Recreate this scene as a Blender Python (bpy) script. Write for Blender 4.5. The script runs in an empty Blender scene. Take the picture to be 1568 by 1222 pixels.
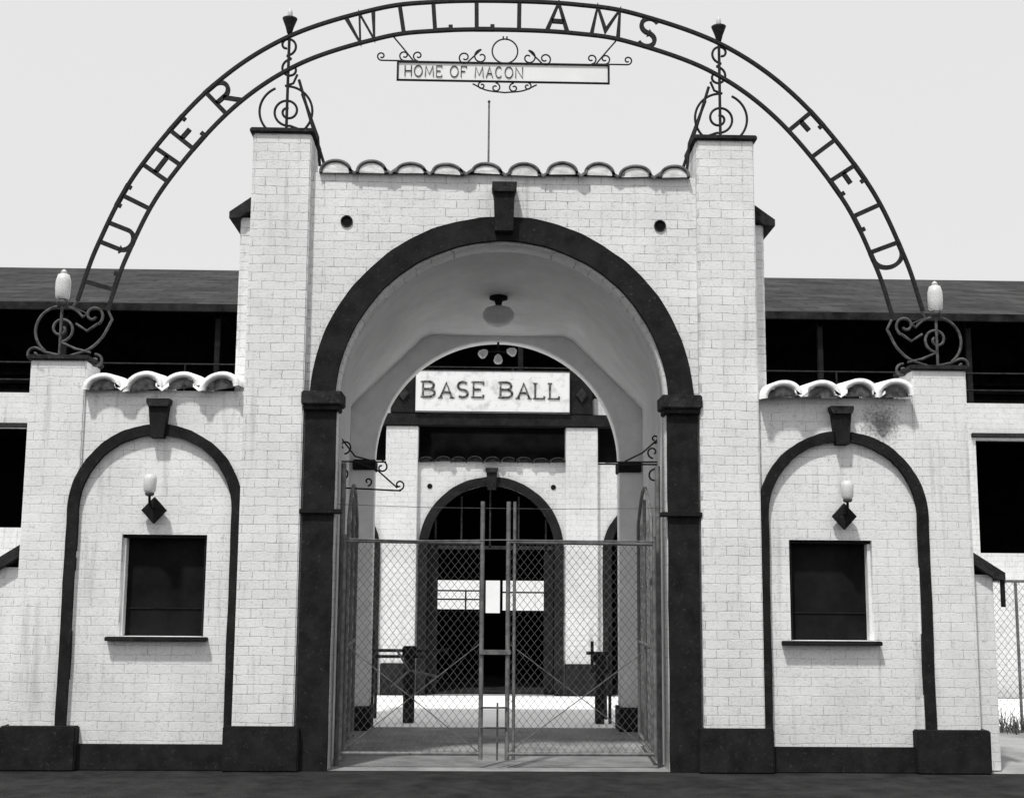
import bpy, bmesh, math, random
from mathutils import Matrix, Vector
random.seed(7)
scene=bpy.context.scene
GZ=-0.2

# ------------------------------------------------------------------ materials
def new_mat(name):
    m=bpy.data.materials.new(name); m.use_nodes=True
    nt=m.node_tree; b=nt.nodes["Principled BSDF"]
    return m,nt,b
def noise_mat(name,c0,c1,scale=6,rough=0.8,bump=0.2,bscale=40,spec=0.3,metal=0,p0=.35,p1=.65,wear=None):
    m,nt,b=new_mat(name); N=nt.nodes; L=nt.links
    g=N.new("ShaderNodeNewGeometry")
    n=N.new("ShaderNodeTexNoise"); n.inputs["Scale"].default_value=scale; n.inputs["Detail"].default_value=8; n.inputs["Roughness"].default_value=.65
    L.new(g.outputs["Position"],n.inputs["Vector"])
    r=N.new("ShaderNodeValToRGB"); r.color_ramp.elements[0].color=(c0,c0,c0,1); r.color_ramp.elements[1].color=(c1,c1,c1,1)
    r.color_ramp.elements[0].position=p0; r.color_ramp.elements[1].position=p1
    L.new(n.outputs["Fac"],r.inputs["Fac"]); col=r.outputs["Color"]
    if wear:   # flaked / scuffed spots
        n3=N.new("ShaderNodeTexNoise"); n3.inputs["Scale"].default_value=26; n3.inputs["Detail"].default_value=7; n3.inputs["Roughness"].default_value=.8
        L.new(g.outputs["Position"],n3.inputs["Vector"])
        r3=N.new("ShaderNodeMapRange"); r3.inputs[1].default_value=.58; r3.inputs[2].default_value=.68; L.new(n3.outputs["Fac"],r3.inputs[0])
        mx=N.new("ShaderNodeMix"); mx.data_type='RGBA'; mx.inputs["B"].default_value=(wear,)*3+(1,)
        L.new(r3.outputs[0],mx.inputs["Factor"]); L.new(col,mx.inputs["A"]); col=mx.outputs["Result"]
    L.new(col,b.inputs["Base Color"])
    b.inputs["Roughness"].default_value=rough; b.inputs["Specular IOR Level"].default_value=spec; b.inputs["Metallic"].default_value=metal
    if bump:
        n2=N.new("ShaderNodeTexNoise"); n2.inputs["Scale"].default_value=bscale; n2.inputs["Detail"].default_value=4
        L.new(g.outputs["Position"],n2.inputs["Vector"])
        bp=N.new("ShaderNodeBump"); bp.inputs["Strength"].default_value=bump; bp.inputs["Distance"].default_value=.01
        L.new(n2.outputs["Fac"],bp.inputs["Height"]); L.new(bp.outputs["Normal"],b.inputs["Normal"])
    return m
def brick_mat(name,hi=.86,lo=.75,mort=.27,stain=True,f0=.02,f1=1.0,bumpy=.6):
    m,nt,b=new_mat(name); N=nt.nodes; L=nt.links
    g=N.new("ShaderNodeNewGeometry"); s=N.new("ShaderNodeSeparateXYZ"); L.new(g.outputs["Position"],s.inputs[0])
    a=N.new("ShaderNodeMath"); a.operation='ADD'; L.new(s.outputs[0],a.inputs[0]); L.new(s.outputs[1],a.inputs[1])
    c=N.new("ShaderNodeCombineXYZ"); L.new(a.outputs[0],c.inputs[0]); L.new(s.outputs[2],c.inputs[1])
    nw=N.new("ShaderNodeTexNoise"); nw.inputs["Scale"].default_value=3.5; nw.inputs["Detail"].default_value=4
    L.new(g.outputs["Position"],nw.inputs["Vector"])
    vm=N.new("ShaderNodeVectorMath"); vm.operation='MULTIPLY_ADD'; vm.inputs[1].default_value=(.05,.034,0)
    L.new(nw.outputs["Color"],vm.inputs[0]); L.new(c.outputs[0],vm.inputs[2])
    br=N.new("ShaderNodeTexBrick"); br.offset=.5
    br.inputs["Scale"].default_value=1; br.inputs["Brick Width"].default_value=.235; br.inputs["Row Height"].default_value=.0935
    br.inputs["Mortar Size"].default_value=.0045; br.inputs["Mortar Smooth"].default_value=.6; br.inputs["Bias"].default_value=-.2
    br.inputs["Color1"].default_value=(hi,hi,hi,1); br.inputs["Color2"].default_value=(lo,lo,lo,1); br.inputs["Mortar"].default_value=(mort,mort,mort,1)
    L.new(vm.outputs[0],br.inputs["Vector"])
    nf=N.new("ShaderNodeTexNoise"); nf.inputs["Scale"].default_value=7; nf.inputs["Detail"].default_value=8; nf.inputs["Roughness"].default_value=.85
    L.new(g.outputs["Position"],nf.inputs["Vector"])
    rf=N.new("ShaderNodeMapRange"); rf.inputs[1].default_value=.44; rf.inputs[2].default_value=.60; rf.inputs[3].default_value=f0; rf.inputs[4].default_value=f1
    L.new(nf.outputs["Fac"],rf.inputs[0])
    mx=N.new("ShaderNodeMix"); mx.data_type='RGBA'; mx.inputs["A"].default_value=(hi*.97,)*3+(1,)
    L.new(rf.outputs[0],mx.inputs["Factor"]); L.new(br.outputs["Color"],mx.inputs["B"])
    def noise(scale,det,rgh,i0,i1,o0,o1,vec=None):
        n=N.new("ShaderNodeTexNoise"); n.inputs["Scale"].default_value=scale; n.inputs["Detail"].default_value=det; n.inputs["Roughness"].default_value=rgh
        L.new(vec or g.outputs["Position"],n.inputs["Vector"])
        r=N.new("ShaderNodeMapRange"); r.inputs[1].default_value=i0; r.inputs[2].default_value=i1; r.inputs[3].default_value=o0; r.inputs[4].default_value=o1
        L.new(n.outputs["Fac"],r.inputs[0]); return n,r.outputs[0]
    nd,d1=noise(1.1,9,.72,.3,.7,.80,1.04)
    nz,d2=noise(42,3,.6,.28,.45,.74,1.0)
    _,d3=noise(8,8,.8,.31,.39,.60,1.0)
    rg=N.new("ShaderNodeMapRange"); rg.inputs[1].default_value=-.1; rg.inputs[2].default_value=1.2; rg.inputs[3].default_value=.84; rg.inputs[4].default_value=1.0
    L.new(s.outputs[2],rg.inputs[0])
    mp=N.new("ShaderNodeMapping"); mp.inputs["Scale"].default_value=(10,10,.8); L.new(g.outputs["Position"],mp.inputs[0])
    _,d4=noise(1,5,.6,.28,.43,.76,1.0,mp.outputs[0])
    cur=d1; fs=[d2,d3,d4,rg.outputs[0]]
    if stain:
        d=N.new("ShaderNodeVectorMath"); d.operation='DISTANCE'; d.inputs[1].default_value=(3.98,0.08,3.34); L.new(g.outputs["Position"],d.inputs[0])
        ad=N.new("ShaderNodeMath"); ad.operation='MULTIPLY_ADD'; ad.inputs[1].default_value=.35; L.new(nz.outputs["Fac"],ad.inputs[0]); L.new(d.outputs["Value"],ad.inputs[2])
        rr=N.new("ShaderNodeMapRange"); rr.inputs[1].default_value=.22; rr.inputs[2].default_value=.42; rr.inputs[3].default_value=.3; rr.inputs[4].default_value=1.0
        L.new(ad.outputs[0],rr.inputs[0]); fs.append(rr.outputs[0])
    for f_ in fs:
        mm=N.new("ShaderNodeMath"); mm.operation='MULTIPLY'; L.new(cur,mm.inputs[0]); L.new(f_,mm.inputs[1]); cur=mm.outputs[0]
    mul=N.new("ShaderNodeMix"); mul.data_type='RGBA'; mul.blend_type='MULTIPLY'; mul.inputs["Factor"].default_value=1
    L.new(mx.outputs["Result"],mul.inputs["A"]); L.new(cur,mul.inputs["B"])
    L.new(mul.outputs["Result"],b.inputs["Base Color"]); b.inputs["Roughness"].default_value=.75; b.inputs["Specular IOR Level"].default_value=.25
    hm=N.new("ShaderNodeMath"); hm.operation='MULTIPLY_ADD'; hm.inputs[1].default_value=-1.0; L.new(br.outputs["Fac"],hm.inputs[0]); L.new(nz.outputs["Fac"],hm.inputs[2])
    bp=N.new("ShaderNodeBump"); bp.inputs["Strength"].default_value=bumpy; bp.inputs["Distance"].default_value=.006
    L.new(hm.outputs[0],bp.inputs["Height"]); L.new(bp.outputs["Normal"],b.inputs["Normal"])
    return m
BRICK=brick_mat("white_painted_brick")
BRICKS=brick_mat("white_painted_brick_smooth",.87,.81,.36,True,.0,.85,.45)
BRICK2=brick_mat("rear_painted_brick",.78,.68,.4,False)
DARK=noise_mat("dark_trim_paint",.008,.02,5,.8,.3,60,.12,wear=.06)
DARK2=noise_mat("dark_cap_paint",.012,.035,9,.8,.3,60,.15,wear=.13)
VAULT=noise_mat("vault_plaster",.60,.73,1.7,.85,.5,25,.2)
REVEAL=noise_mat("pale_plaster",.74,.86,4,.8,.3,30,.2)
IRON=noise_mat("wrought_iron",.008,.03,30,.7,0,1,.2)
IRON2=noise_mat("worn_iron",.03,.12,14,.7,0,1,.3)
GALV=noise_mat("galvanised_pipe",.08,.19,12,.55,0,1,.4)
WIRE=noise_mat("fence_wire",.06,.12,12,.6,0,1,.3)
TILE=noise_mat("clay_tile",.05,.18,9,.8,.3,50,.2)
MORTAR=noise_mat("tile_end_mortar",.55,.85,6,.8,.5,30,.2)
MORTARD=noise_mat("shade_toned_end_mortar",.03,.32,11,.85,.5,30,.2)  # dark end fill carries the wing tiles' shadow in its colour
TILEW=noise_mat("white_wing_tile",.55,.92,9,.4,.3,50,.5,p0=.3,p1=.5)  # near-white, glossier than the coping tile
BLACK=noise_mat("unlit_interior",.006,.016,2,.9,0,1,.05)  # near-black colour stands in for the darkness inside openings
DKWALL=noise_mat("stand_shade_boards",.010,.035,3,.9,.2,20,.05)  # the stand's shade is put into this dark colour
SIGNW=noise_mat("sign_white_paint",.46,.82,5,.6,.1,30,.3,p0=.28,p1=.5)
LETTER=noise_mat("weathered_letter_paint",.015,.30,22,.7,.1,30,.2,p0=.42,p1=.70)
SIGNP=noise_mat("thin_sign_panel",.80,.88,3,.5,0,1,.3)
ASPH=noise_mat("asphalt",.015,.035,3,.95,.6,90,.1)
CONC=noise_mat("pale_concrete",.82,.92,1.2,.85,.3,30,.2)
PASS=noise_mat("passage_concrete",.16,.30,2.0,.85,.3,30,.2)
EARTH=noise_mat("packed_earth",.20,.40,.8,.95,.4,12,.1)
FIELDW=noise_mat("bright_backdrop_boards",.82,.90,.5,.8,0,1,.2)
def glass_mat(name,v=.8,rough=.25,tr=.3):
    m,nt,b=new_mat(name); b.inputs["Base Color"].default_value=(v,v,v,1)
    b.inputs["Transmission Weight"].default_value=tr
    n=nt.nodes.new("ShaderNodeTexNoise"); n.inputs["Scale"].default_value=25
    r=nt.nodes.new("ShaderNodeMapRange"); r.inputs[3].default_value=rough*.5; r.inputs[4].default_value=rough*1.6
    nt.links.new(n.outputs["Fac"],r.inputs[0]); nt.links.new(r.outputs[0],b.inputs["Roughness"])
    return m
GLASS=glass_mat("frosted_glass")
MILK=glass_mat("lamp_shade_glass",.55,.3,.05)
def roof_mat():
    m,nt,b=new_mat("shingle_roof"); N=nt.nodes; L=nt.links
    g=N.new("ShaderNodeNewGeometry")
    br=N.new("ShaderNodeTexBrick"); br.inputs["Scale"].default_value=1; br.inputs["Brick Width"].default_value=.9; br.inputs["Row Height"].default_value=.45
    br.inputs["Color1"].default_value=(.035,)*3+(1,); br.inputs["Color2"].default_value=(.055,)*3+(1,); br.inputs["Mortar"].default_value=(.02,)*3+(1,)
    br.inputs["Mortar Size"].default_value=.02
    L.new(g.outputs["Position"],br.inputs["Vector"])
    n=N.new("ShaderNodeTexNoise"); n.inputs["Scale"].default_value=.9; n.inputs["Detail"].default_value=10; n.inputs["Roughness"].default_value=.75; L.new(g.outputs["Position"],n.inputs["Vector"])
    r=N.new("ShaderNodeMapRange"); r.inputs[1].default_value=.3; r.inputs[2].default_value=.7; r.inputs[3].default_value=.4; r.inputs[4].default_value=1.6; L.new(n.outputs["Fac"],r.inputs[0])
    mx=N.new("ShaderNodeMix"); mx.data_type='RGBA'; mx.blend_type='MULTIPLY'; mx.inputs["Factor"].default_value=1
    L.new(br.outputs["Color"],mx.inputs["A"]); L.new(r.outputs[0],mx.inputs["B"]); L.new(mx.outputs["Result"],b.inputs["Base Color"])
    b.inputs["Roughness"].default_value=.95; b.inputs["Specular IOR Level"].default_value=.1
    return m
ROOF=roof_mat()

# ------------------------------------------------------------------ builders
def top(name,loc=(0,0,0)):
    e=bpy.data.objects.new(name,None); e.location=loc; e.empty_display_size=.3
    scene.collection.objects.link(e); return e
def add(name,me,mat,parent=None,smooth=False):
    ob=bpy.data.objects.new(name,me); scene.collection.objects.link(ob)
    if mat: me.materials.clear(); me.materials.append(mat)
    if smooth:
        for p in me.polygons: p.use_smooth=True
    if parent:
        ob.parent=parent; ob.matrix_parent_inverse=Matrix.Translation(-Vector(parent.location))
    return ob
def from_bm(name,bm,mat,parent=None,smooth=False,recalc=True):
    if recalc: bmesh.ops.recalc_face_normals(bm,faces=bm.faces)
    me=bpy.data.meshes.new(name); bm.to_mesh(me); bm.free(); return add(name,me,mat,parent,smooth)
def box(name,x0,x1,y0,y1,z0,z1,mat,parent=None,bev=.006):
    bm=bmesh.new(); bmesh.ops.create_cube(bm,size=1)
    for v in bm.verts:
        v.co=Vector(((x0+x1)/2+v.co.x*(x1-x0),(y0+y1)/2+v.co.y*(y1-y0),(z0+z1)/2+v.co.z*(z1-z0)))
    if bev: bmesh.ops.bevel(bm,geom=bm.edges[:],offset=bev,segments=2,affect='EDGES')
    return from_bm(name,bm,mat,parent)
def curve_mesh(cu):
    ob=bpy.data.objects.new("tmp",cu); scene.collection.objects.link(ob)
    bpy.context.view_layer.update()
    dg=bpy.context.evaluated_depsgraph_get(); me=bpy.data.meshes.new_from_object(ob.evaluated_get(dg))
    bpy.data.objects.remove(ob); return me
def plate(name,loops,y0,y1,mat,parent=None,smooth=False):
    """extruded flat shape in XZ with holes"""
    cu=bpy.data.curves.new("c",'CURVE'); cu.dimensions='2D'; cu.fill_mode='BOTH'; cu.extrude=(y1-y0)/2
    for lp in loops:
        s=cu.splines.new('POLY'); s.points.add(len(lp)-1); s.use_cyclic_u=True
        for i,(a,c) in enumerate(lp): s.points[i].co=(a,c,0,1)
    me=curve_mesh(cu); bpy.data.curves.remove(cu)
    bm=bmesh.new(); bm.from_mesh(me)
    for v in bm.verts: v.co=Vector((v.co.x,(y0+y1)/2+v.co.z,v.co.y))
    bmesh.ops.remove_doubles(bm,verts=bm.verts,dist=.0004)
    return from_bm(name,bm,mat,parent,smooth)
def tubes(name,lines,r,mat,parent=None,res=3,cyc=False):
    cu=bpy.data.curves.new("c",'CURVE'); cu.dimensions='3D'; cu.bevel_depth=r; cu.bevel_resolution=res; cu.use_fill_caps=True
    for ln in lines:
        s=cu.splines.new('POLY'); s.points.add(len(ln)-1)
        for i,p in enumerate(ln): s.points[i].co=(p[0],p[1],p[2],1)
        s.use_cyclic_u=cyc
    me=curve_mesh(cu); bpy.data.curves.remove(cu)
    return add(name,me,mat,parent,True)
def lathe(name,prof,cx,cy,mat,parent=None,seg=24):
    bm=bmesh.new(); rings=[]
    for r,z in prof:
        rings.append([bm.verts.new((cx+r*math.cos(2*math.pi*i/seg),cy+r*math.sin(2*math.pi*i/seg),z)) for i in range(seg)])
    for a,b in zip(rings,rings[1:]):
        for i in range(seg): bm.faces.new((a[i],a[(i+1)%seg],b[(i+1)%seg],b[i]))
    bm.faces.new(rings[0]); bm.faces.new(rings[-1])
    return from_bm(name,bm,mat,parent,True)
def arc(cx,cz,r,a0,a1,n=48):
    return [(cx+r*math.cos(math.radians(a0+(a1-a0)*i/n)),cz+r*math.sin(math.radians(a0+(a1-a0)*i/n))) for i in range(n+1)]
def hand_arc(cx,cz,r,a0,a1,n=72,amp=.005):
    """arc laid/painted by hand: radius wanders a few millimetres"""
    ph=[random.uniform(0,6.28) for _ in range(3)]; o=[]
    for i in range(n+1):
        a=math.radians(a0+(a1-a0)*i/n); e=min(1,4*min(i,n-i)/n)
        rr=r+amp*e*(math.sin(9*a+ph[0])*.5+math.sin(23*a+ph[1])*.35+math.sin(47*a+ph[2])*.25)
        o.append((cx+rr*math.cos(a),cz+rr*math.sin(a)))
    return o
def wob(x,z0,z1,n=16,amp=.004):
    ph=random.uniform(0,6.28); return [(x+amp*(math.sin(7*t+ph)*.6+random.uniform(-.5,.5))*(1 if 0<t<n else 0),z0+(z1-z0)*t/n) for t in range(n+1)]
def spiral(cx,cz,r0,r1,a0,a1,n=40,y=0.0):
    o=[]
    for i in range(n+1):
        t=i/n; r=r0+(r1-r0)*t; a=math.radians(a0+(a1-a0)*t); o.append((cx+r*math.cos(a),y,cz+r*math.sin(a)))
    return o
def catmull(P,n=14):
    P=[Vector(p) for p in P]; Q=[2*P[0]-P[1]]+P+[2*P[-1]-P[-2]]; o=[]
    for i in range(1,len(Q)-2):
        for k in range(n):
            t=k/n; a,b,c,d=Q[i-1],Q[i],Q[i+1],Q[i+2]
            o.append(.5*((2*b)+(c-a)*t+(2*a-5*b+4*c-d)*t*t+(3*b-a-3*c+d)*t**3))
    o.append(P[-1]); return o
def arch_opening(cx,r,zs,zb,n=64):
    return [(cx-r,zb)]+[(x,z) for x,z in arc(cx,zs,r,180,0,n)]+[(cx+r,zb)]
def arch_band(cx,ro,ri,zs,zb,n=72):
    return wob(cx-ro,zb,zs)[:-1]+hand_arc(cx,zs,ro,180,0,n)+wob(cx+ro,zs,zb)[1:]+wob(cx+ri,zb,zs)[:-1]+hand_arc(cx,zs,ri,0,180,n)+wob(cx-ri,zs,zb)[1:]
def keystone(name,cx,z0,z1,wb,wt,y0,y1,parent):
    h=z1-z0; cap=h*.2
    plate(name,[[(cx-wb/2,z0),(cx+wb/2,z0),(cx+wt*.42,z1-cap),(cx-wt*.42,z1-cap)]],y0,y1,DARK,parent)
    plate(name+"_cap",[[(cx-wt*.42,z1-cap),(cx+wt*.42,z1-cap),(cx+wt/2,z1-cap*.5),(cx+wt/2,z1),(cx-wt/2,z1),(cx-wt/2,z1-cap*.5)]],y0-.03,y1,DARK2,parent)
def tile_row(name,x0,x1,n,z,y0,y1,h,tile,mort,parent,tilt=0.06,thick=.022,rec=.02,wf=.40,roll=0.0,jit=1.0):
    bm=bmesh.new(); bm2=bmesh.new(); p=(x1-x0)/n
    for i in range(n):
        cx=x0+p*(i+.5)+random.uniform(-.014,.014)*jit; w=p*wf*random.uniform(.94,1.05); hh=h*random.uniform(.85,1.14); dz=random.uniform(-.014,.008)*jit; ya=y0+random.uniform(-.03,.02)*jit
        m=16; sk=random.uniform(-.05,.05)*jit+roll
        def ringpts(y,zz,s):
            o=[]
            for k in range(m+1):
                a=math.pi*k/m; xx=-(w+s)*math.cos(a); o.append((cx+xx,y,z+dz+zz+(hh+s)*math.sin(a)**.9+xx*sk))
            return o
        A=[bm.verts.new(q) for q in ringpts(ya,0,thick)]; B=[bm.verts.new(q) for q in ringpts(ya,0,0)]
        C=[bm.verts.new(q) for q in ringpts(y1,tilt,thick)]; D=[bm.verts.new(q) for q in ringpts(y1,tilt,0)]
        for k in range(m):
            bm.faces.new((A[k],A[k+1],B[k+1],B[k])); bm.faces.new((A[k],C[k],C[k+1],A[k+1])); bm.faces.new((B[k],B[k+1],D[k+1],D[k]))
        if i<n-1:
            vx=cx+p/2; vw=p*.17
            q=[bm.verts.new(c) for c in ((vx-vw,ya+.0,z+.055),(vx,ya+.0,z+.004),(vx+vw,ya+.0,z+.055),(vx-vw,y1,z+.055+tilt),(vx,y1,z+.004+tilt),(vx+vw,y1,z+.055+tilt),
               (vx-vw,ya,z+.02),(vx,ya,z-.03),(vx+vw,ya,z+.02))]
            bm.faces.new((q[0],q[1],q[4],q[3])); bm.faces.new((q[1],q[2],q[5],q[4])); bm.faces.new((q[0],q[1],q[7],q[6])); bm.faces.new((q[1],q[2],q[8],q[7]))
        E=[bm2.verts.new((cx-w*.985*math.cos(math.pi*k/m),ya+rec+random.uniform(0,.006),z+dz+hh*.97*math.sin(math.pi*k/m)**.9-.004-w*math.cos(math.pi*k/m)*sk)) for k in range(m+1)]
        bm2.faces.new(E)
    from_bm(name,bm,tile,parent,True); from_bm(name+"_end_mortar",bm2,mort,parent)
def wires(name,o,ux,uz,w,h,sp,r,mat,parent,zs=1.25):
    o=Vector(o);ux=Vector(ux).normalized();uz=Vector(uz).normalized();nn=ux.cross(uz)
    bm=bmesh.new()
    def seg(a,b):
        A=o+ux*a[0]+uz*a[1];B=o+ux*b[0]+uz*b[1]; d=(B-A).normalized(); s=d.cross(nn)*r; t=nn*r
        va=[bm.verts.new(A+x) for x in (s,t,-s,-t)]; vb=[bm.verts.new(B+x) for x in (s,t,-s,-t)]
        for i in range(4): bm.faces.new((va[i],va[(i+1)%4],vb[(i+1)%4],vb[i]))
    k=zs; c=-h/k
    while c<w:
        x0=max(0,c); x1=min(w,c+h/k)
        if x1-x0>.01:
            seg((x0,(x0-c)*k),(x1,(x1-c)*k)); seg((x0,h-(x0-c)*k),(x1,h-(x1-c)*k))
        c+=sp*random.uniform(.97,1.03)
    return from_bm(name,bm,mat,parent)

def S_pts(w):
    o=[]
    for i in range(15):
        a=math.radians(40+i*(230/14)); o.append((w/2+w/2*math.cos(a),.74+.26*math.sin(a)))
    for i in range(15):
        a=math.radians(90-i*(230/14)); o.append((w/2+w/2*math.cos(a),.24+.24*math.sin(a)))
    return o
def ell(cx,cz,rx,rz,a0,a1,n=18):
    return [(cx+rx*math.cos(math.radians(a0+(a1-a0)*i/n)),cz+rz*math.sin(math.radians(a0+(a1-a0)*i/n))) for i in range(n+1)]
def glyph(ch):
    w={'W':.9,'M':.85,'I':0.0,'L':.5,'E':.55,'F':.55,'S':.55,'N':.7,'O':.8}.get(ch,.65)
    g={'L':[[(0,1),(0,0),(w,0),(w,.16)]],'I':[[(0,0),(0,1)]],'U':[[(0,1),(0,.3)]+ell(w/2,.3,w/2,.3,180,360)+[(w,1)]],
    'T':[[(0,.86),(0,1),(w,1),(w,.86)],[(w/2,1),(w/2,0)]],'H':[[(0,0),(0,1)],[(w,0),(w,1)],[(0,.5),(w,.5)]],
    'E':[[(w,.84),(w,1),(0,1),(0,0),(w,0),(w,.16)],[(0,.52),(w*.75,.52)]],'F':[[(w,.84),(w,1),(0,1),(0,0)],[(0,.52),(w*.75,.52)]],
    'R':[[(0,0),(0,1)]+ell(w*.55,.74,w*.42,.26,90,-90)+[(0,.48)],[(w*.45,.48),(w,0)]],
    'W':[[(0,1),(w*.25,0),(w*.5,1),(w*.75,0),(w,1)]],'A':[[(0,0),(w/2,1),(w,0)],[(w*.2,.36),(w*.8,.36)]],
    'M':[[(0,0),(w*.08,1),(w*.5,.2),(w*.92,1),(w,0)]],'S':[S_pts(w)],'D':[[(0,0),(0,1)]+ell(w*.4,.5,w*.6,.5,90,-90)+[(0,0)]],
    'B':[[(0,0),(0,1)]+ell(w*.5,.76,w*.42,.24,90,-90)+[(0,.52)],[(w*.5,.52)]+ell(w*.5,.26,w*.5,.26,90,-90)+[(0,0)]],
    'O':[ell(w/2,.5,w/2,.5,0,360,28)],'C':[ell(w/2,.5,w/2,.5,40,320,22)],'N':[[(0,0),(0,1),(w,0),(w,1)]]}[ch]
    return w,g

# ------------------------------------------------------------------ ENTRANCE GATEWAY
E=top("stadium_entrance_gateway")
big=[(-2.08,GZ)]+arch_opening(0.02,1.71,3.50,GZ)+[(2.12,GZ),(2.12,5.97),(-2.08,5.97)]
plate("front_wall",[big],.10,.42,BRICK,E)
plate("arch_band",[hand_arc(.02,3.50,1.995,180,0,96,.007)+hand_arc(.02,3.50,1.735,0,180,96,.006)],.03,.10,DARK,E)
for s in (-1,1):
    cx=.02
    plate("dark_jamb",[wob(cx+s*1.715,GZ,3.44,24,.004)+[(cx+s*2.03,3.44),(cx+s*2.03,GZ)]],.03,.10,DARK,E)
    xa,xb=sorted((cx+s*1.65,cx+s*2.07))
    box("impost",xa,xb,-.045,.34,3.46,3.60,DARK2,E,.012)
    xa,xb=sorted((cx+s*1.68,cx+s*2.05))
    box("impost_neck",xa,xb,-.02,.30,3.405,3.46,DARK,E,.01)
    xa,xb=sorted((cx+s*1.64,cx+s*2.06)); box("hinge_lug",xa,xb,-.01,.16,2.345,2.39,DARK,E,.006)
    xa,xb=sorted((cx+s*2.05,cx+s*2.665))
    box("tall_pillar",xa,xb,0,.6,GZ,6.36,BRICK,E,.012)
    xa,xb=sorted((cx+s*2.02,cx+s*2.70)); box("pillar_cap",xa,xb,-.035,.635,6.36,6.415,DARK2,E,.012)
    xa,xb=sorted((cx+s*1.99,cx+s*2.74)); box("pillar_base",xa,xb,-.055,.3,GZ,.235,DARK,E,.012)
    xa,xb=sorted((cx+s*1.97,cx+s*2.82)); box("portal_side_wall",xa,xb,.3,4.14,GZ,5.52,BRICK,E,.01)
    a=cx+s*2.60; b_=cx+s*2.93
    plate("portal_roof_verge",[[(a,5.80),(b_,5.56),(b_,5.49),(cx+s*2.82,5.50),(a,5.66)]],.22,4.3,DARK2,E)
    bm=bmesh.new(); bmesh.ops.create_circle(bm,cap_ends=True,radius=.058,segments=20)
    for v in bm.verts: v.co=Vector((.02+s*1.665+v.co.x,.097,5.435+v.co.y))
    from_bm("round_vent",bm,BLACK,E)
    plate("vent_rim",[arc(.02+s*1.665,5.435,.064,0,360,24)[:-1],arc(.02+s*1.665,5.435,.052,0,360,24)[:-1]],.085,.10,DARK2,E)
keystone("keystone",.02,5.31,5.83,.19,.26,-.09,.12,E)
tile_row("coping_tiles",-1.98,2.03,10,5.965,.04,.5,.105,TILE,MORTAR,E,.0,.030,.010,.36)
box("portal_roof",-1.96,2.0,.44,4.12,5.36,5.5,DARK2,E)
bm=bmesh.new()
front=[(.02-1.71,GZ),(.02-1.71,1.5),(.02-1.71,3.0)]+arc(.02,3.5,1.71,180,0,40)+[(1.73,3.0),(1.73,1.5),(1.73,GZ)]
def octo(a):
    d=Vector((math.cos(a),math.sin(a))); c=Vector((.02,3.5)); best=9
    P=[(-1.91,2.0),(-1.91,3.97),(-.93,4.94),(.97,4.94),(1.95,3.97),(1.95,2.0)]
    for p,q in zip(P,P[1:]):
        p=Vector(p);q=Vector(q);e=q-p; den=d.x*e.y-d.y*e.x
        if abs(den)<1e-9: continue
        w=p-c; t=(w.x*e.y-w.y*e.x)/den; u=(w.x*d.y-w.y*d.x)/den
        if t>0 and -1e-6<=u<=1.000001: best=min(best,t)
    return (c.x+d.x*best,c.y+d.y*best)
back=[(-1.91,GZ),(-1.91,1.5),(-1.91,3.0)]+[octo(math.radians(180-180*i/40)) for i in range(41)]+[(1.95,3.0),(1.95,1.5),(1.95,GZ)]
rows=[]
for k in range(9):
    t=k/8; tt=t**.9
    rows.append([bm.verts.new((f[0]*(1-tt)+b[0]*tt,.42+t*(3.80-.42),f[1]*(1-tt)+b[1]*tt)) for f,b in zip(front,back)])
for a,b in zip(rows,rows[1:]):
    for i in range(len(a)-1): bm.faces.new((a[i],a[i+1],b[i+1],b[i]))
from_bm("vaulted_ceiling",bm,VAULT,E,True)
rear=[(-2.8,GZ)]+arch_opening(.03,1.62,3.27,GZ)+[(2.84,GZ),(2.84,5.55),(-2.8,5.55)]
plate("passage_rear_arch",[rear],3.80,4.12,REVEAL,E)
for s in (-1,1):
    xa,xb=sorted((.03+s*1.60,.03+s*1.9)); box("passage_impost",xa,xb,3.74,4.16,3.13,3.265,DARK,E,.01)
    xa,xb=sorted((.03+s*1.585,.03+s*1.88)); box("passage_base",xa,xb,3.72,4.18,GZ,.10,DARK,E,.01)
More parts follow.
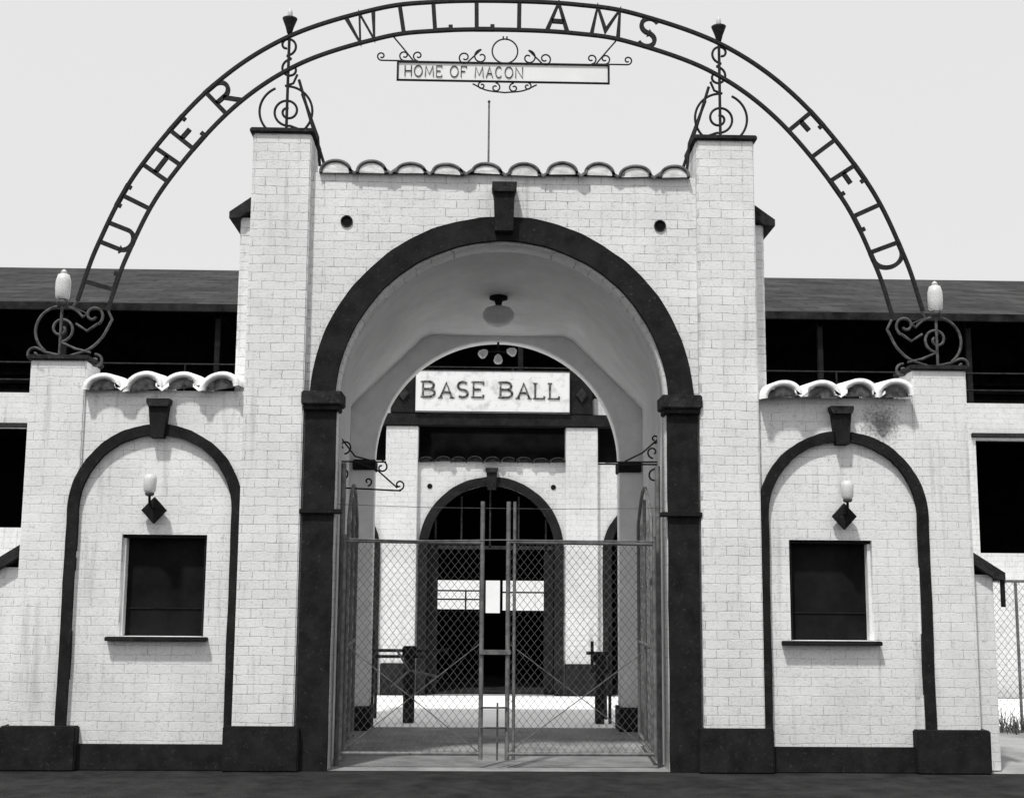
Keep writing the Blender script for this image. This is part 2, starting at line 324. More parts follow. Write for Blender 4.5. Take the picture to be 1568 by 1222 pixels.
for s in (-1,1):
    cx=.02+s*3.525
    xo=.02+s*2.6; xe=.02+s*4.35
    wx=-3.405 if s<0 else 3.415
    w0,w1=wx-.43,wx+.43; z0,z1=1.10,2.12
    wing=[(min(xo,xe),GZ),(max(xo,xe),GZ),(max(xo,xe),3.60),(min(xo,xe),3.60)]
    hole=[(w0,z0),(w1,z0),(w1,z1),(w0,z1)]
    plate("wing_wall",[wing,hole],.08,.38,BRICKS,E)
    plate("niche_band",[arch_band(cx,.885,.775,2.36,.04)],.022,.079,DARK,E)
    keystone("niche_keystone",cx,3.10,3.50,.13,.235,-.03,.09,E)
    box("wing_plinth",min(xo,xe),max(xo,xe),.03,.076,GZ,.05,DARK,E,.006)
    xa,xb=sorted((.02+s*4.30,.02+s*4.87)); box("outer_pier",xa,xb,.045,.55,GZ,3.90,BRICKS,E,.012)
    xa,xb=sorted((.02+s*4.27,.02+s*4.90)); box("outer_pier_cap",xa,xb,.01,.58,3.90,3.955,DARK2,E,.012)
    xa,xb=sorted((.02+s*4.18,.02+s*4.93)); box("outer_pier_base",xa,xb,-.05,.5,GZ,.225,DARK,E,.012)
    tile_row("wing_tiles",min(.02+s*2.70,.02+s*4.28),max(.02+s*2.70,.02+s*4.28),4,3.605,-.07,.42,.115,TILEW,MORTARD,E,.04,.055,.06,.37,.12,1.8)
    xa,xb=sorted((.02+s*4.88,.02+s*5.12)); box("side_buttress",xa,xb,.2,2.6,GZ,1.78,BRICKS,E,.01)
    a=.02+s*4.875; b_=.02+s*5.22
    plate("buttress_coping",[[(a,2.02),(b_,1.80),(b_,1.72),(.02+s*5.12,1.74),(a,1.90)]],.12,2.7,DARK2,E)
    xa,xb=sorted((.02+s*5.18,.02+s*5.22)); box("coping_downpipe",xa,xb,.14,.18,1.45,1.74,DARK,E,.004)
    T=top("ticket_window",(wx,.1,z0))
    box("box_office_dark",w0,w1,.235,.26,z0,z1,BLACK,T,0)  # black plane stands in for the unlit box office behind the window
    box("window_rail",w0+.036,w1-.036,.225,.236,z0+.27,z0+.285,DARK,T,.002)
    box("frame_top",w0,w1,.13,.234,z1-.035,z1-.001,DARK,T,.004)
    box("frame_left",w0+.001,w0+.035,.13,.234,z0+.001,z1-.036,REVEAL if s<0 else DARK,T,.004)  # outer jamb in pale material: its lit look is painted in
    box("frame_right",w1-.035,w1-.001,.13,.234,z0+.001,z1-.036,DARK if s<0 else REVEAL,T,.004)  # same painted-in light, mirrored on the right-hand window
    box("sill",w0-.10,w1+.05,-.02,.235,z0-.045,z0-.003,DARK,T,.006)
    W=top("wall_lamp",(cx,.05,2.4)); lz=2.36
    plate("diamond_plate",[[(cx-.125,lz),(cx,lz-.135),(cx+.125,lz),(cx,lz+.135)]],-.02,.03,DARK,W)
    tubes("arm",[[(cx,.03,lz+.03),(cx,-.10,lz+.02),(cx-.01,-.16,lz+.07),(cx-.01,-.17,lz+.14)]],.014,DARK,W)
    lathe("lamp_collar",[(.03,lz+.135),(.045,lz+.145),(.045,lz+.165),(.04,lz+.17)],cx-.01,-.17,IRON2,W)
    lathe("glass_jar",[(.045,lz+.165),(.06,lz+.19),(.065,lz+.30),(.055,lz+.345),(.02,lz+.355)],cx-.01,-.17,GLASS,W)
    kx=.02+s*4.65; K=top("pier_lantern",(kx,.25,3.95))
    tubes("pole",[[(kx,.25,3.95),(kx,.25,4.6)]],.015,IRON2,K)
    lathe("collar",[(.03,4.52),(.06,4.54),(.06,4.57),(.04,4.59)],kx,.25,IRON2,K)
    lathe("glass_globe",[(.055,4.585),(.075,4.61),(.08,4.70),(.078,4.78),(.06,4.85),(.02,4.87)],kx,.25,GLASS,K)
    lathe("globe_cap",[(.03,4.87),(.035,4.875),(.02,4.90),(.005,4.91)],kx,.25,GLASS,K)

# ------------------------------------------------------------------ IRON ARCH
A=top("iron_name_arch"); AY=.26
half=[(0,7.89),(.75,7.865),(1.42,7.765),(2.37,7.42),(3.16,6.83),(3.87,5.92),(4.24,5.12),(4.42,4.52)]
ctrl=[(-x,z) for x,z in half[:0:-1]]+half
ctrl=[(x+.03,z) for x,z in ctrl]
k=(13.3+AY)/13.3
ctrl=[(x*k,1.6+(z-1.6)*k) for x,z in ctrl]
outer=catmull(ctrl,16)
def offs(P,d):
    o=[]
    for i,p in enumerate(P):
        t=(P[min(i+1,len(P)-1)]-P[max(i-1,0)]).normalized(); n=Vector((-t.y,t.x)); o.append(p-n*d)
    return o
GAP=.335
inner=offs(outer,GAP); mid=offs(outer,GAP/2)
def sweep(bm,P,w,d):
    R_=[]
    for i,p in enumerate(P):
        if i==0: t=(P[1]-P[0]).normalized(); m=1
        elif i==len(P)-1: t=(P[-1]-P[-2]).normalized(); m=1
        else:
            t1=(P[i]-P[i-1]).normalized(); t2=(P[i+1]-P[i]).normalized(); t=(t1+t2).normalized() if (t1+t2).length>.05 else t1; m=min(2.0,1/max(.3,t.dot(t1)))
        n=Vector((-t.y,t.x))*w/2*m
        R_.append([bm.verts.new(c) for c in ((p.x+n.x,AY-d/2,p.y+n.y),(p.x+n.x,AY+d/2,p.y+n.y),(p.x-n.x,AY+d/2,p.y-n.y),(p.x-n.x,AY-d/2,p.y-n.y))])
    for a,b in zip(R_,R_[1:]):
        for i in range(4): bm.faces.new((a[i],a[(i+1)%4],b[(i+1)%4],b[i]))
    bm.faces.new(R_[0]); bm.faces.new(R_[-1])
for nm,P in (("outer_rail",outer),("inner_rail",inner)):
    bm=bmesh.new(); sweep(bm,P,.032,.05); from_bm(nm,bm,IRON,A)
def letters_on_arch(word,pos):
    bm=bmesh.new()
    for ch,(x,z) in zip(word,pos):
        x=x*k; z=1.6+(z-1.6)*k
        i=min(range(len(mid)),key=lambda j:(mid[j]-Vector((x,z))).length)
        i=max(1,min(len(mid)-2,i)); t=(mid[i+1]-mid[i-1]).normalized(); n=Vector((-t.y,t.x)); w,g=glyph(ch); H=GAP-.005
        for st in g: sweep(bm,[(mid[i]+t*((a-w/2)*H*1.05)+n*((b-.5)*H)) for a,b in st],.046,.036)
    from_bm("letters_"+word.lower(),bm,IRON,A)
letters_on_arch("LUTHER",[(-4.14,4.76),(-4.03,5.22),(-3.87,5.62),(-3.64,5.99),(-3.36,6.37),(-2.99,6.77)])
letters_on_arch("WILLIAMS",[(-1.50,7.57),(-1.08,7.66),(-.68,7.72),(-.20,7.73),(.17,7.73),(.60,7.70),(1.10,7.64),(1.57,7.54)])
letters_on_arch("FIELD",[(3.23,6.50),(3.42,6.24),(3.64,5.93),(3.86,5.53),(4.05,5.08)])
def mir(P): return [(.04-p[0],p[1],p[2]) for p in P]
px=-2.34; Y=AY
def Sp(cx,cz,r0,r1,a0,a1,n=40): return spiral(cx,cz,r0,r1,a0,a1,n,Y)
sc=[]
sc.append(Sp(px-.01,6.70,.285,.285,-100,85,40))
sc.append(Sp(px-.01,6.70,.285,.285,115,265,30))
vol=Sp(px+.01,6.70,.165,.03,-80,-640,80); sc.append(vol)
sc.append([vol[0],(px+.14,Y,6.50),(px+.26,Y,6.43)])
sc.append(Sp(px-.02,7.45,.115,.03,-90,270,36))
sc.append(Sp(px+.03,7.18,.115,.03,90,450,36))
sc.append([(px-.02,Y,7.335),(px+.03,Y,7.295)])
sc.append([(px+.10,Y,7.12),(px+.06,Y,7.02),(px-.03,Y,6.985)])
tubes("pillar_scrolls",sc+[mir(s) for s in sc],.0135,IRON,A)
for s in (-1,1):
    cx=.02+s*2.36
    tubes("finial_pole",[[(cx,Y,6.41),(cx,Y,7.62)]],.016,IRON,A)
    lathe("finial_cup",[(.02,7.58),(.03,7.60),(.045,7.66),(.075,7.74),(.082,7.76),(.03,7.77)],cx,Y,IRON,A)
    lathe("finial_bulb",[(.025,7.77),(.03,7.79),(.026,7.84),(.01,7.88)],cx,Y,MILK,A)
    tubes("brace",[[(.02+s*2.24,Y,7.06),(.02+s*2.10,Y,6.60),(.02+s*1.93,Y+.04,6.08)],[(.02+s*2.20,Y,6.90),(.02+s*2.02,Y+.02,6.42),(.02+s*1.99,Y+.02,6.10)]],.017,IRON,A)
    def M(P): return P if s<0 else mir(P)
    e=outer[0]; i0=inner[0]; c0=-4.63
    L=[]
    hoop=spiral(c0,4.25,.265,.265,35,235,30,Y)
    L.append(M([(e.x,Y,e.y)]+[(e.x-.05,Y,e.y-.07),(c0+.27,Y,4.44)]+hoop))
    L.append(M(spiral(c0,4.27,.14,.03,-90,400,50,Y))); L.append(M([(c0,Y,4.13),(c0+.16,Y,4.06),(c0+.32,Y,4.02)]))
    L.append(M([(i0.x,Y,i0.y)]+[tuple(v) for v in catmull([(-4.10,Y,4.38),(-4.20,Y,4.18),(-4.34,Y,4.05),(-4.52,Y,3.985)],6)]))
    L.append(M(spiral(-4.30,4.42,.11,.03,-60,330,36,Y)))
    L.append(M([(-4.25,Y,4.33),(-4.36,Y,4.25),(-4.48,Y,4.33)]))
    L.append(M(spiral(-4.25,3.93,.075,.02,100,-300,30,Y)))
    L.append(M(spiral(-4.90,3.99,.08,.02,60,430,30,Y)))
    L.append(M([(-4.86,Y,4.06),(-4.78,Y,4.02),(-4.6,Y,3.98)]))
    tubes("base_scroll",L,.0145,IRON2,A)
Hs=top("hanging_name_sign",(0,AY,7.1)); HX=.02
z0,z1=7.08,7.29
tubes("sign_frame",[[(-1.15,Y,z0),(1.16,Y,z0),(1.16,Y,z1),(-1.15,Y,z1)]],.0165,IRON,Hs,cyc=True)
box("sign_panel",-1.14,1.15,Y+.002,Y+.010,z0+.008,z1-.008,SIGNP,Hs,0)
x=-1.07; ln=[]
for ch in "HOME OF MACON":
    if ch==' ': x+=.06; continue
    w,g=glyph(ch); h=.125
    for st in g: ln.append([(x+a*h*.85,Y-.004,z0+.045+b*h) for a,b in st])
    x+=w*h*.85+.033
tubes("sign_text",ln,.0055,IRON2,Hs,1)
L=[spiral(HX,7.43,.14,.14,0,360,36,Y)]
for q in (-1,1):
    L.append(spiral(HX+q*.26,7.36,.085,.02,90,90-q*400,36,Y)); L.append(spiral(HX+q*.44,7.35,.07,.02,-90,-90+q*400,36,Y))
    L.append([(HX+q*.26,Y,7.445),(HX+q*.42,Y,7.285)])
    for xx in (.95,1.10):
        L.append(spiral(HX+q*xx,7.36,.06,.015,-90,-90+q*400,30,Y))
    L.append([(HX+q*.95,Y,7.30),(HX+q*1.35,Y,7.30)]); L.append(spiral(HX+q*1.35,7.35,.05,.015,-90,-90+q*400,30,Y))
    L.append([(HX+q*1.0,Y,7.30),(HX+q*1.12,Y,7.45),(HX+q*1.22,Y,7.57)])
    L.append(spiral(HX+q*.10,7.01,.055,.015,90,90+q*400,30,Y)); L.append(spiral(HX+q*.25,7.03,.045,.012,90,90-q*400,30,Y))
    L.append(catmull([(HX+q*.35,Y,7.05),(HX+q*.2,Y,6.98),(HX,Y,6.955)],8))
    L.append([(HX+q*.02,Y,7.56),(HX+q*.02,Y,7.6)])
L=[[tuple(p) for p in l] for l in L]
tubes("sign_scrolls",L,.0085,IRON,Hs)

# ------------------------------------------------------------------ passage contents
CL=top("ceiling_lamp",(.0,2.0,5.05))
lathe("ceiling_rose",[(.11,5.075),(.11,5.04),(.05,5.02),(.035,4.965),(.07,4.95)],.0,2.0,DARK,CL)
lathe("glass_shade",[(.07,4.955),(.15,4.93),(.19,4.87),(.185,4.81),(.13,4.74),(.05,4.71),(.01,4.705)],.0,2.0,MILK,CL)
FL=top("lamp_cluster",(.03,3.95,4.85))
tubes("stem",[[(.03,3.95,4.90),(.03,3.95,4.76)],[(.03,3.95,4.77),(-.12,3.9,4.75)],[(.03,3.95,4.77),(.18,3.95,4.75)]],.015,DARK,FL)
def bulb(cx,cy,cz,dx,name="lamp_reflector"):
    bm=bmesh.new(); seg=18; prof=[(.02,0),(.045,-.03),(.062,-.09),(.05,-.12),(.01,-.135)]; R_=[]
    for r,z in prof: R_.append([bm.verts.new((r*math.cos(2*math.pi*i/seg),r*math.sin(2*math.pi*i/seg),z)) for i in range(seg)])
    for a,b in zip(R_,R_[1:]):
        for i in range(seg): bm.faces.new((a[i],a[(i+1)%seg],b[(i+1)%seg],b[i]))
    bm.faces.new(R_[0]); bm.faces.new(R_[-1])
    bm.transform(Matrix.Translation((cx,cy,cz))@Matrix.Rotation(dx,4,'Y')@Matrix.Rotation(-.3,4,'X'))
    from_bm(name,bm,SIGNP,FL,True)
bulb(-.12,3.9,4.76,.9); bulb(.03,3.9,4.71,0); bulb(.15,3.95,4.78,-1.2)

GT=top("chain_link_gate",(0,.3,GZ)); gy=.30
for xx,zz in [(-1.60,2.15),(-.17,2.50),(.10,2.50),(1.62,2.15)]: tubes("gate_stile",[[(xx,gy,-.12),(xx,gy,zz)]],.023,GALV,GT)
tubes("centre_stile",[[(.165,gy,-.12),(.165,gy,2.50)]],.017,GALV,GT)
for x0,x1 in ((-1.60,-.17),(.10,1.62)):
    tubes("gate_rails",[[(x0,gy,2.08),(x1,gy,2.07)],[(x0,gy,-.06),(x1,gy,-.06)]],.020,GALV,GT)
    tubes("gate_braces",[[(x0,gy+.01,-.06),(x1,gy+.01,1.05)],[(x0,gy+.01,1.05),(x1,gy+.01,-.06)]],.005,GALV,GT)
    wires("gate_mesh",(x0,gy-.012,-.06),(1,0,0),(0,0,1),x1-x0,2.12,.078,.0021,WIRE,GT)
tubes("gate_cross_wire",[[(-1.6,gy-.02,2.10),(-.8,gy-.02,2.085),(0,gy-.02,2.10),(1.62,gy-.02,2.10)]],.006,GALV,GT)
tubes("strung_wire",[[(-1.7,gy+.05,2.46),(-.7,gy+.05,2.435),(.6,gy+.05,2.43),(1.72,gy+.05,2.45)]],.003,IRON2,GT)
box("gate_latch",-.19,.13,gy-.04,gy-.028,.93,.98,GALV,GT,.003)
tubes("drop_rod",[[(.0,gy-.03,-.12),(.0,gy-.03,.45)],[(-.17,gy-.03,.40),(.10,gy-.03,.40)],[(-.17,gy-.03,.20),(.1,gy-.03,.20)]],.010,IRON2,GT)
for s in (-1,1):
    F=top("folded_side_gate",(s*1.66,.5,GZ)); xx=.02+s*1.60; xb=.02+s*1.66
    P=[(xx,.5,-.1),(xx,.5,2.35)]; Q=[(xb,2.1,-.1),(xb,2.1,2.35)]
    curve_top=[(xx+(xb-xx)*t/12,.5+1.6*t/12,2.35+.38*math.sin(math.pi*t/12)) for t in range(13)]
    tubes("frame",[P+curve_top[1:-1]+Q[::-1],[(xx,.5,-.05),(xb,2.1,-.05)],[(xx,.5,1.0),(xb,2.1,1.0)],[((xx+xb)/2,1.3,-.05),((xx+xb)/2,1.3,2.6)]],.02,GALV,F)
    wires("mesh",(xx,.5,-.05),(xb-xx,1.6,0),(0,0,1),1.6,2.4,.16,.0020,WIRE,F)
    tubes("hinge_post",[[(.02+s*1.66,.42,GZ),(.02+s*1.66,.42,2.9)]],.028,GALV,F)
for s in (-1,1):
    B=top("iron_scroll_bracket",(s*1.75,1.2,3)); y=1.2
    if s<0:
        L=[[(-1.80,y,2.99),(-1.25,y,2.99)],[(-1.80,y,2.70),(-1.08,y,2.67)],[(-1.62,y,3.0),(-1.35,y,2.90),(-1.12,y,2.70)],
           spiral(-1.10,2.735,.06,.015,-90,300,24,y),spiral(-1.30,2.93,.07,.015,90,-280,24,y),spiral(-1.72,3.16,.085,.02,-90,240,28,y),
           spiral(-1.74,2.84,.08,.02,90,-240,28,y),[(-1.78,y,2.6),(-1.78,y,3.3)],spiral(-1.45,2.77,.05,.01,-90,250,24,y),[(-1.78,y,3.28),(-1.6,y,3.05),(-1.40,y,3.0)]]
    else:
        L=[[(1.84,y,2.99),(1.12,y,2.99)],[(1.84,y,3.02),(1.2,y,3.01)],[(1.80,y,3.28),(1.62,y,3.12),(1.42,y,3.02)],spiral(1.74,3.13,.07,.02,-90,-420,28,y),
           spiral(1.76,3.28,.05,.015,-90,270,24,y),[(1.82,y,2.6),(1.82,y,3.34)],spiral(1.76,2.86,.08,.02,90,420,28,y)]
    tubes("bracket_bars",[[tuple(p) for p in l] for l in L],.0095,IRON,B)
for s in (-1,1):
    U=top("turnstile",(s*1.3,4.7,GZ)); y=4.7
    if s<0:
        tubes("rails",[[(-1.62,y,1.02),(-1.62,y,GZ)],[(-1.62,y,.76),(-.60,y,.76)],[(-1.62,y,.68),(-.95,y,.68)],[(-1.62,5.3,GZ),(-1.62,5.3,.76),(-1.62,y,.76)],[(-.62,y,.72),(-.62,y,.80)]],.022,DARK2,U)
        box("post",-1.20,-1.05,y-.07,y+.07,GZ,.68,DARK,U,.01)
        box("post_head",-1.22,-1.03,y-.09,y+.09,.68,.82,DARK,U,.015)
        tubes("arms",[[(-1.12,y-.08,.5),(-.72,y-.1,.42)],[(-1.12,y-.08,.5),(-1.35,y-.3,.3)],[(-1.12,y-.08,.5),(-1.3,y-.1,.78)]],.016,GALV,U)
    else:
        tubes("rails",[[(1.60,y,1.10),(1.60,y,GZ)],[(1.60,y,.74),(1.28,y,.74)],[(1.60,y,.50),(1.34,y,.50)],[(1.60,5.3,GZ),(1.60,5.3,.74),(1.60,y,.74)],[(1.36,y,.5),(1.36,y,.90)]],.022,DARK2,U)
        box("post",1.40,1.52,y-.07,y+.07,GZ,.60,DARK,U,.01)
        box("post_head",1.38,1.54,y-.08,y+.08,.60,.74,DARK,U,.015)

# ------------------------------------------------------------------ GRANDSTAND
S_=top("grandstand",(0,9.4,0)); FY=9.4
def bay(x0,x1,cx,r,zs,ztop,nm):
    plate(nm,[[(x0,GZ),(cx-r,GZ)]+arc(cx,zs,r,180,0,48)+[(cx+r,GZ),(x1,GZ),(x1,ztop),(x0,ztop)]],FY,FY+.3,BRICK2,S_)
bay(-1.6,1.64,.02,1.12,2.27,3.80,"centre_bay"); bay(-3.9,-1.6,-2.80,.76,2.25,3.80,"side_bay"); bay(1.64,3.94,2.86,.76,2.25,3.80,"side_bay")
plate("centre_band",[arch_band(.02,1.26,1.10,2.27,GZ)],FY-.05,FY-.001,DARK,S_)
for cx in (-2.80,2.86): plate("side_band",[arch_band(cx,.90,.75,2.25,GZ)],FY-.05,FY-.001,DARK,S_)
keystone("centre_keystone",.02,3.30,3.68,.15,.22,FY-.12,FY,S_)
for s in (-1,1):
    xa,xb=sorted((.02+s*1.29,.02+s*1.85)); box("pier",xa,xb,FY-.12,FY+.2,.33,4.40,BRICK2,S_,.01)
    xa,xb=sorted((.02+s*1.28,.02+s*1.87)); box("pier_base",xa,xb,FY-.15,FY+.2,GZ,.33,DARK,S_,.01)
    xa,xb=sorted((.02+s*1.37,.02+s*1.76)); box("sign_post",xa,xb,FY-.15,FY+.1,4.63,5.50,DARK,S_,.01)
    cx=.02+s*1.565; plate("diamond_boss",[[(cx-.10,4.97),(cx,4.84),(cx+.10,4.97),(cx,5.10)]],FY-.19,FY-.15,DARK2,S_)
    plate("wall_vent",[arc(.02+s*1.08,3.36,.045,0,360,16)[:-1]],FY-.012,FY-.002,BLACK,S_)
    xa,xb=sorted((.02+s*1.80,.02+s*2.5)); box("upper_pier",xa,xb,FY+.1,FY+.4,4.62,4.95,BRICK2,S_,.01)
tile_row("rear_tiles",-1.28,1.32,9,3.79,FY-.08,FY+.5,.07,DARK2,DARK2,S_)
box("sign_beam",-3.8,3.84,FY-.16,FY+.1,4.41,4.62,DARK,S_,.01)
box("shade_band_backing",-3.9,3.94,FY+.45,FY+.55,3.75,4.62,BLACK,S_,0)  # black strip stands in for the shadow band above the tiles
box("frieze_backing",-3.9,3.94,FY+.6,FY+.65,4.62,4.95,DKWALL,S_,0)
for s in (-1,1):
    a,b_=(.02+s*3.92),(.02+s*24)
    outerl=[(min(a,b_),GZ),(max(a,b_),GZ),(max(a,b_),4.93),(min(a,b_),4.93)]
    if s<0: hs=[[(-12.2,2.58),(-8.06,2.58),(-8.06,4.32),(-12.2,4.32)],[(-7.2,2.58),(-4.6,2.58),(-4.6,4.3),(-7.2,4.3)],[(-19,2.58),(-15.5,2.58),(-15.5,4.3),(-19,4.3)]]
    else: hs=[[(8.60,2.28),(12.2,2.28),(12.2,4.28),(8.60,4.28)],[(4.8,2.3),(7.6,2.3),(7.6,4.28),(4.8,4.28)],[(15.5,2.3),(19,2.3),(19,4.3),(15.5,4.3)]]
    plate("stand_wall",[outerl]+hs,FY,FY+.3,BRICK2,S_)
    for h in hs: box("opening_lintel",h[0][0]-.08,h[1][0]+.08,FY-.07,FY-.002,4.31,4.39,DARK2,S_,.01)
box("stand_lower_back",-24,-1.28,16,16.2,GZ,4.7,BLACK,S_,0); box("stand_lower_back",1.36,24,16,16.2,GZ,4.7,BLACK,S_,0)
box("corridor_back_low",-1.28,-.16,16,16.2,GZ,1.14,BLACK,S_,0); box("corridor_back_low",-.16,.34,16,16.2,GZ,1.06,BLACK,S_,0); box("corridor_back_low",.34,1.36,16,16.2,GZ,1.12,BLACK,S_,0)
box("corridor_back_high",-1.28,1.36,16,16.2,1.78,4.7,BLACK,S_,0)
box("corridor_mullion",-.16,-.07,15.9,15.99,1.0,1.78,DARK,S_,0); box("corridor_mullion",.30,.36,15.9,15.99,1.0,1.78,DARK,S_,0)
tubes("corridor_rails",[[(-1.28,15.9,1.55),(-.12,15.9,1.55)],[(-1.28,15.9,1.36),(-.12,15.9,1.36)],[(.36,15.9,1.52),(1.36,15.9,1.52)],[(-.46,15.9,1.1),(-.46,15.9,1.55)]],.018,DARK2,S_)
box("corridor_floor",-24,24,FY+.3,16,GZ+.004,GZ+.03,DKWALL,S_,0)
box("seating_deck",-24,24,FY+.3,20,4.66,4.8,DKWALL,S_,0)
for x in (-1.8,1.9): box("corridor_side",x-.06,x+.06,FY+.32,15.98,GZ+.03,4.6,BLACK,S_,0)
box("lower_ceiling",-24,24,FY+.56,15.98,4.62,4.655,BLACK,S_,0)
box("stand_end_wall",-24.1,-23.9,FY,22,GZ,7.0,DKWALL,S_,0); box("stand_end_wall",23.9,24.1,FY,22,GZ,7.0,DKWALL,S_,0)
box("upper_shade_wall",-24,24,18.5,18.7,4.8,9.1,DKWALL,S_,0)  # dark wall added to make the space under the roof look shaded
for xx in (-.95,-.5,.0,.5,.98): box("door_mullion",xx-.015,xx+.015,FY+.16,FY+.2,2.3,3.35 if abs(xx)<.3 else (3.2 if abs(xx)<.7 else 2.8),DARK2,S_,0)
box("door_transom",-1.08,1.12,FY+.16,FY+.2,2.28,2.34,DARK2,S_,0)
box("open_door_leaf",-1.08,-.90,FY+.2,FY+.24,GZ+.03,2.28,DARK,S_,.004); box("open_door_leaf",.95,1.12,FY+.2,FY+.24,GZ+.03,2.28,DARK,S_,.004)
bm=bmesh.new()
v=[bm.verts.new(c) for c in ((-26,11.9,7.10),(26,11.9,7.10),(26,22,10.26),(-26,22,10.26),(26,26,8.5),(-26,26,8.5))]
bm.faces.new((v[0],v[1],v[2],v[3])); bm.faces.new((v[3],v[2],v[4],v[5]))
r_=from_bm("roof",bm,ROOF,S_)
so=r_.modifiers.new("t",'SOLIDIFY'); so.thickness=.12; so.offset=-1
box("eave_gutter",-26,26,11.84,11.93,6.93,7.09,DKWALL,S_,.01)
for i in range(-8,9):
    x=i*3.0+.6; box("roof_post",x-.05,x+.05,12.1,12.2,4.8,7.1,DARK,S_,0)
    box("roof_truss",x-.04,x+.04,12.1,18.4,6.85,7.0,DARK,S_,0)
tubes("upper_railing",[[(-24,FY+.9,5.62),(24,FY+.9,5.62)],[(-24,FY+.9,5.3),(24,FY+.9,5.3)]]+[[(i*2.0+.4,FY+.9,4.8),(i*2.0+.4,FY+.9,5.62)] for i in range(-12,12)],.016,DARK2,S_)
for i,(zz,yy) in enumerate(((5.0,12.6),(5.35,13.6),(5.7,14.6),(6.05,15.6),(6.4,16.6))): box("bench_row",-23.8,23.8,yy,yy+.3,zz,zz+.06,DKWALL,S_,0)
BS=top("baseball_sign",(0,FY-.2,5))
box("sign_board",-1.335,1.375,FY-.20,FY-.165,4.64,5.385,SIGNW,BS,.004)
tubes("sign_edge",[[(-1.335,FY-.2,4.65),(1.375,FY-.2,4.65),(1.375,FY-.2,5.375),(-1.335,FY-.2,5.375)]],.012,DARK2,BS,cyc=True)
ln=[]; ser=[]; x=-1.20
SER={'B':[(0,0),(0,1)],'A':[(0,0),(.65,0)],'E':[(0,0),(0,1)],'L':[(0,0),(0,1)],'S':[]}
for ch in "BASE BALL":
    if ch==' ': x+=.20; continue
    w,g=glyph(ch); h=.27; wd=.315; jz=random.uniform(-.008,.008)
    for st in g: ln.append([(x+a*wd,FY-.203,4.90+jz+b*h) for a,b in st])
    for a,b in SER[ch]: ser.append([(x+a*wd-.04,FY-.203,4.90+jz+b*h),(x+a*wd+.04,FY-.203,4.90+jz+b*h)])
    x+=w*wd+.10
tubes("sign_letters",ln,.021,LETTER,BS,2); tubes("sign_letter_serifs",ser,.011,LETTER,BS,2)

# ------------------------------------------------------------------ rest of site
def sheet(name,x0,x1,y0,y1,z,mat):
    bm=bmesh.new(); vs=[bm.verts.new(c) for c in ((x0,y0,z),(x1,y0,z),(x1,y1,z),(x0,y1,z))]; bm.faces.new(vs); return from_bm(name,bm,mat)
sheet("ground",-400,400,-300,600,GZ-.008,EARTH)
sheet("road",-60,60,-40,.05,GZ-.004,ASPH)
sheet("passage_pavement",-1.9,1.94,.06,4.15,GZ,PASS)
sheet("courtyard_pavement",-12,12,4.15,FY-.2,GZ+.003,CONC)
OW=top("bright_backdrop_fence",(0,60,0))
box("boards",-60,60,60,60.2,GZ,3.0,FIELDW,OW,0)  # white wall added so the corridor opening looks bright
for i in range(-20,21): box("batten",i*3-.05,i*3+.05,59.95,59.99,GZ,3.05,FIELDW,OW,0)
FP=top("flagpole",(.03,30,0))
lathe("pole",[(.06,GZ),(.05,8),(.032,18.3)],.03,30,IRON2,FP,12); lathe("pole_ball",[(.01,18.3),(.05,18.34),(.05,18.38),(.01,18.42)],.03,30,IRON2,FP,12)
CF=top("chain_link_fence",(7,4,0))
tubes("fence_posts",[[(x,4,GZ),(x,4,1.75)] for x in (5.3,6.95,8.4,10,11.6)]+[[(5.3,4,1.75),(11.6,4,1.75)]],.02,GALV,CF)
wires("fence_mesh",(5.3,4,GZ),(1,0,0),(0,0,1),6.3,1.93,.09,.0025,WIRE,CF)
bm=bmesh.new()
for _ in range(1500):
    x=random.uniform(5.25,11.5); y=4+random.gauss(0,.16); h=random.uniform(.08,.42)*(.6+.4*math.sin(x*3.1)**2); a=random.uniform(0,6.28); lx,ly=math.cos(a)*.012,math.sin(a)*.012
    tx,ty=x+random.uniform(-.12,.12),y+random.uniform(-.12,.12)
    bm.faces.new([bm.verts.new(c) for c in ((x-lx,y-ly,GZ-.01),(x+lx,y+ly,GZ-.01),(tx,ty,GZ+h))])
from_bm("weeds",bm,noise_mat("dry_weeds",.05,.16,5,.9,0,1,.1))
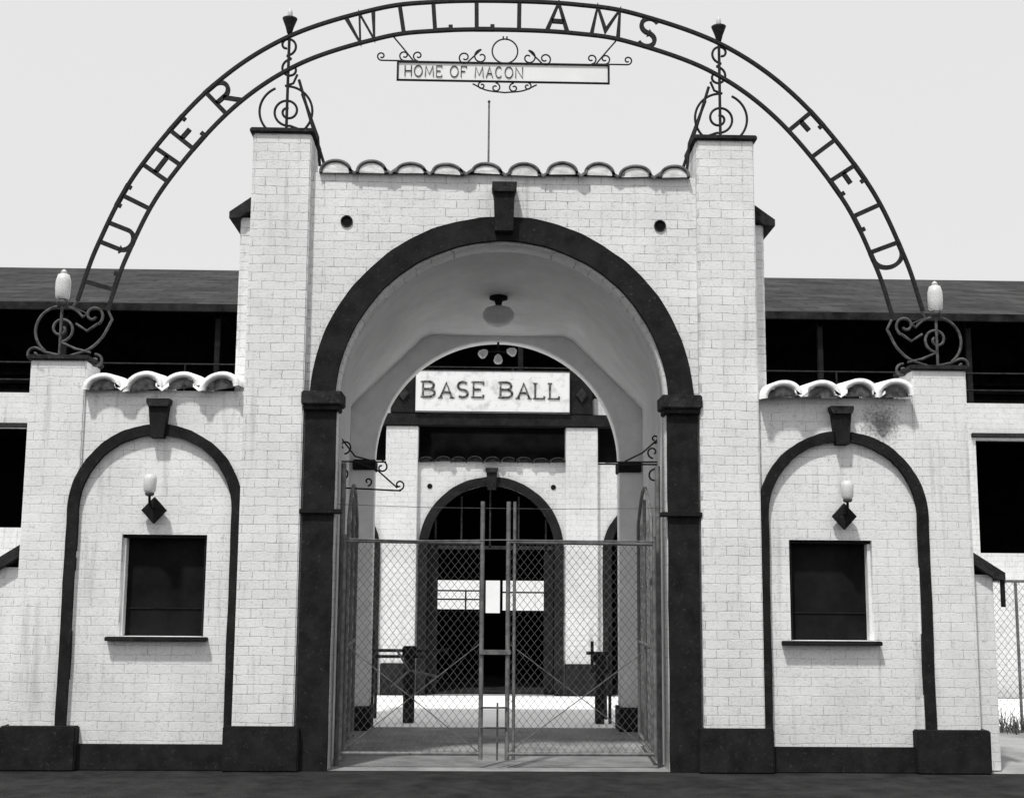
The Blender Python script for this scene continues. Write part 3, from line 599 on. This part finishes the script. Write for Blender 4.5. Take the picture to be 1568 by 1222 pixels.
# bare tree far behind the stand, right: only a few top twigs clear the roof at the picture's edge
bmT=bmesh.new(); lines=[]
rt=random.Random(3)
def grow(p,d,l,r,dep):
    q=p+d*l; lines.append((p,q,r,r*.7))
    if dep==0: return
    for _ in range(3 if dep>2 else 2):
        nd=(d+Vector((rt.uniform(-.45,.45),rt.uniform(-.45,.45),rt.uniform(.0,.5)))).normalized(); grow(q,nd,l*rt.uniform(.62,.78),r*.62,dep-1)
grow(Vector((25.0,32,GZ)),Vector((0,0,1)),4.9,.2,6)
for p,q,ra,rb in lines:
    d=(q-p).normalized(); a=d.orthogonal().normalized(); b=d.cross(a)
    A_=[bmT.verts.new(p+(a*math.cos(t)+b*math.sin(t))*ra) for t in (0,1.2566,2.513,3.77,5.027)]; B_=[bmT.verts.new(q+(a*math.cos(t)+b*math.sin(t))*rb) for t in (0,1.2566,2.513,3.77,5.027)]
    for i in range(5): bmT.faces.new((A_[i],A_[(i+1)%5],B_[(i+1)%5],B_[i]))
from_bm("bare_tree",bmT,IRON2)

# ------------------------------------------------------------------ light, sky, camera
w=bpy.data.worlds.new("World"); scene.world=w; w.use_nodes=True; nt=w.node_tree
bg=nt.nodes["Background"]; sky=nt.nodes.new("ShaderNodeTexSky"); sky.sky_type='NISHITA'; sky.sun_disc=False
el=math.radians(62); az=math.radians(207)
sky.sun_elevation=el; sky.sun_rotation=az; sky.dust_density=4
bw=nt.nodes.new("ShaderNodeRGBToBW"); nt.links.new(sky.outputs[0],bw.inputs[0])
mx=nt.nodes.new("ShaderNodeMix"); mx.data_type='RGBA'; mx.inputs["Factor"].default_value=.82; mx.inputs["B"].default_value=(7.6,7.6,7.6,1)
nt.links.new(bw.outputs[0],mx.inputs["A"]); nt.links.new(mx.outputs["Result"],bg.inputs["Color"]); bg.inputs["Strength"].default_value=.12
sd=bpy.data.lights.new("sun",'SUN'); sd.energy=3.3; sd.angle=math.radians(3); sd.color=(1,.995,.985)
so_=bpy.data.objects.new("sun",sd); scene.collection.objects.link(so_)
dirv=Vector((-math.cos(el)*.45,-math.cos(el)*.89,math.sin(el)))
so_.rotation_euler=dirv.to_track_quat('Z','Y').to_euler(); so_.location=(0,0,30)

cam=bpy.data.cameras.new("camera"); co=bpy.data.objects.new("camera",cam); scene.collection.objects.link(co); scene.camera=co
cam.sensor_width=36; cam.lens=36*1990/1568; cam.clip_end=2000; cam.clip_start=.1
R=(Matrix.Rotation(math.radians(-1.5),3,'Z')@Matrix.Rotation(math.pi/2+math.radians(8.3),3,'X')@Matrix.Rotation(math.radians(.42),3,'Z'))
co.matrix_world=Matrix.Translation((-.23,-13.3,1.6))@R.to_4x4()
scene.view_settings.view_transform='Standard'; scene.view_settings.look='None'; scene.view_settings.exposure=0
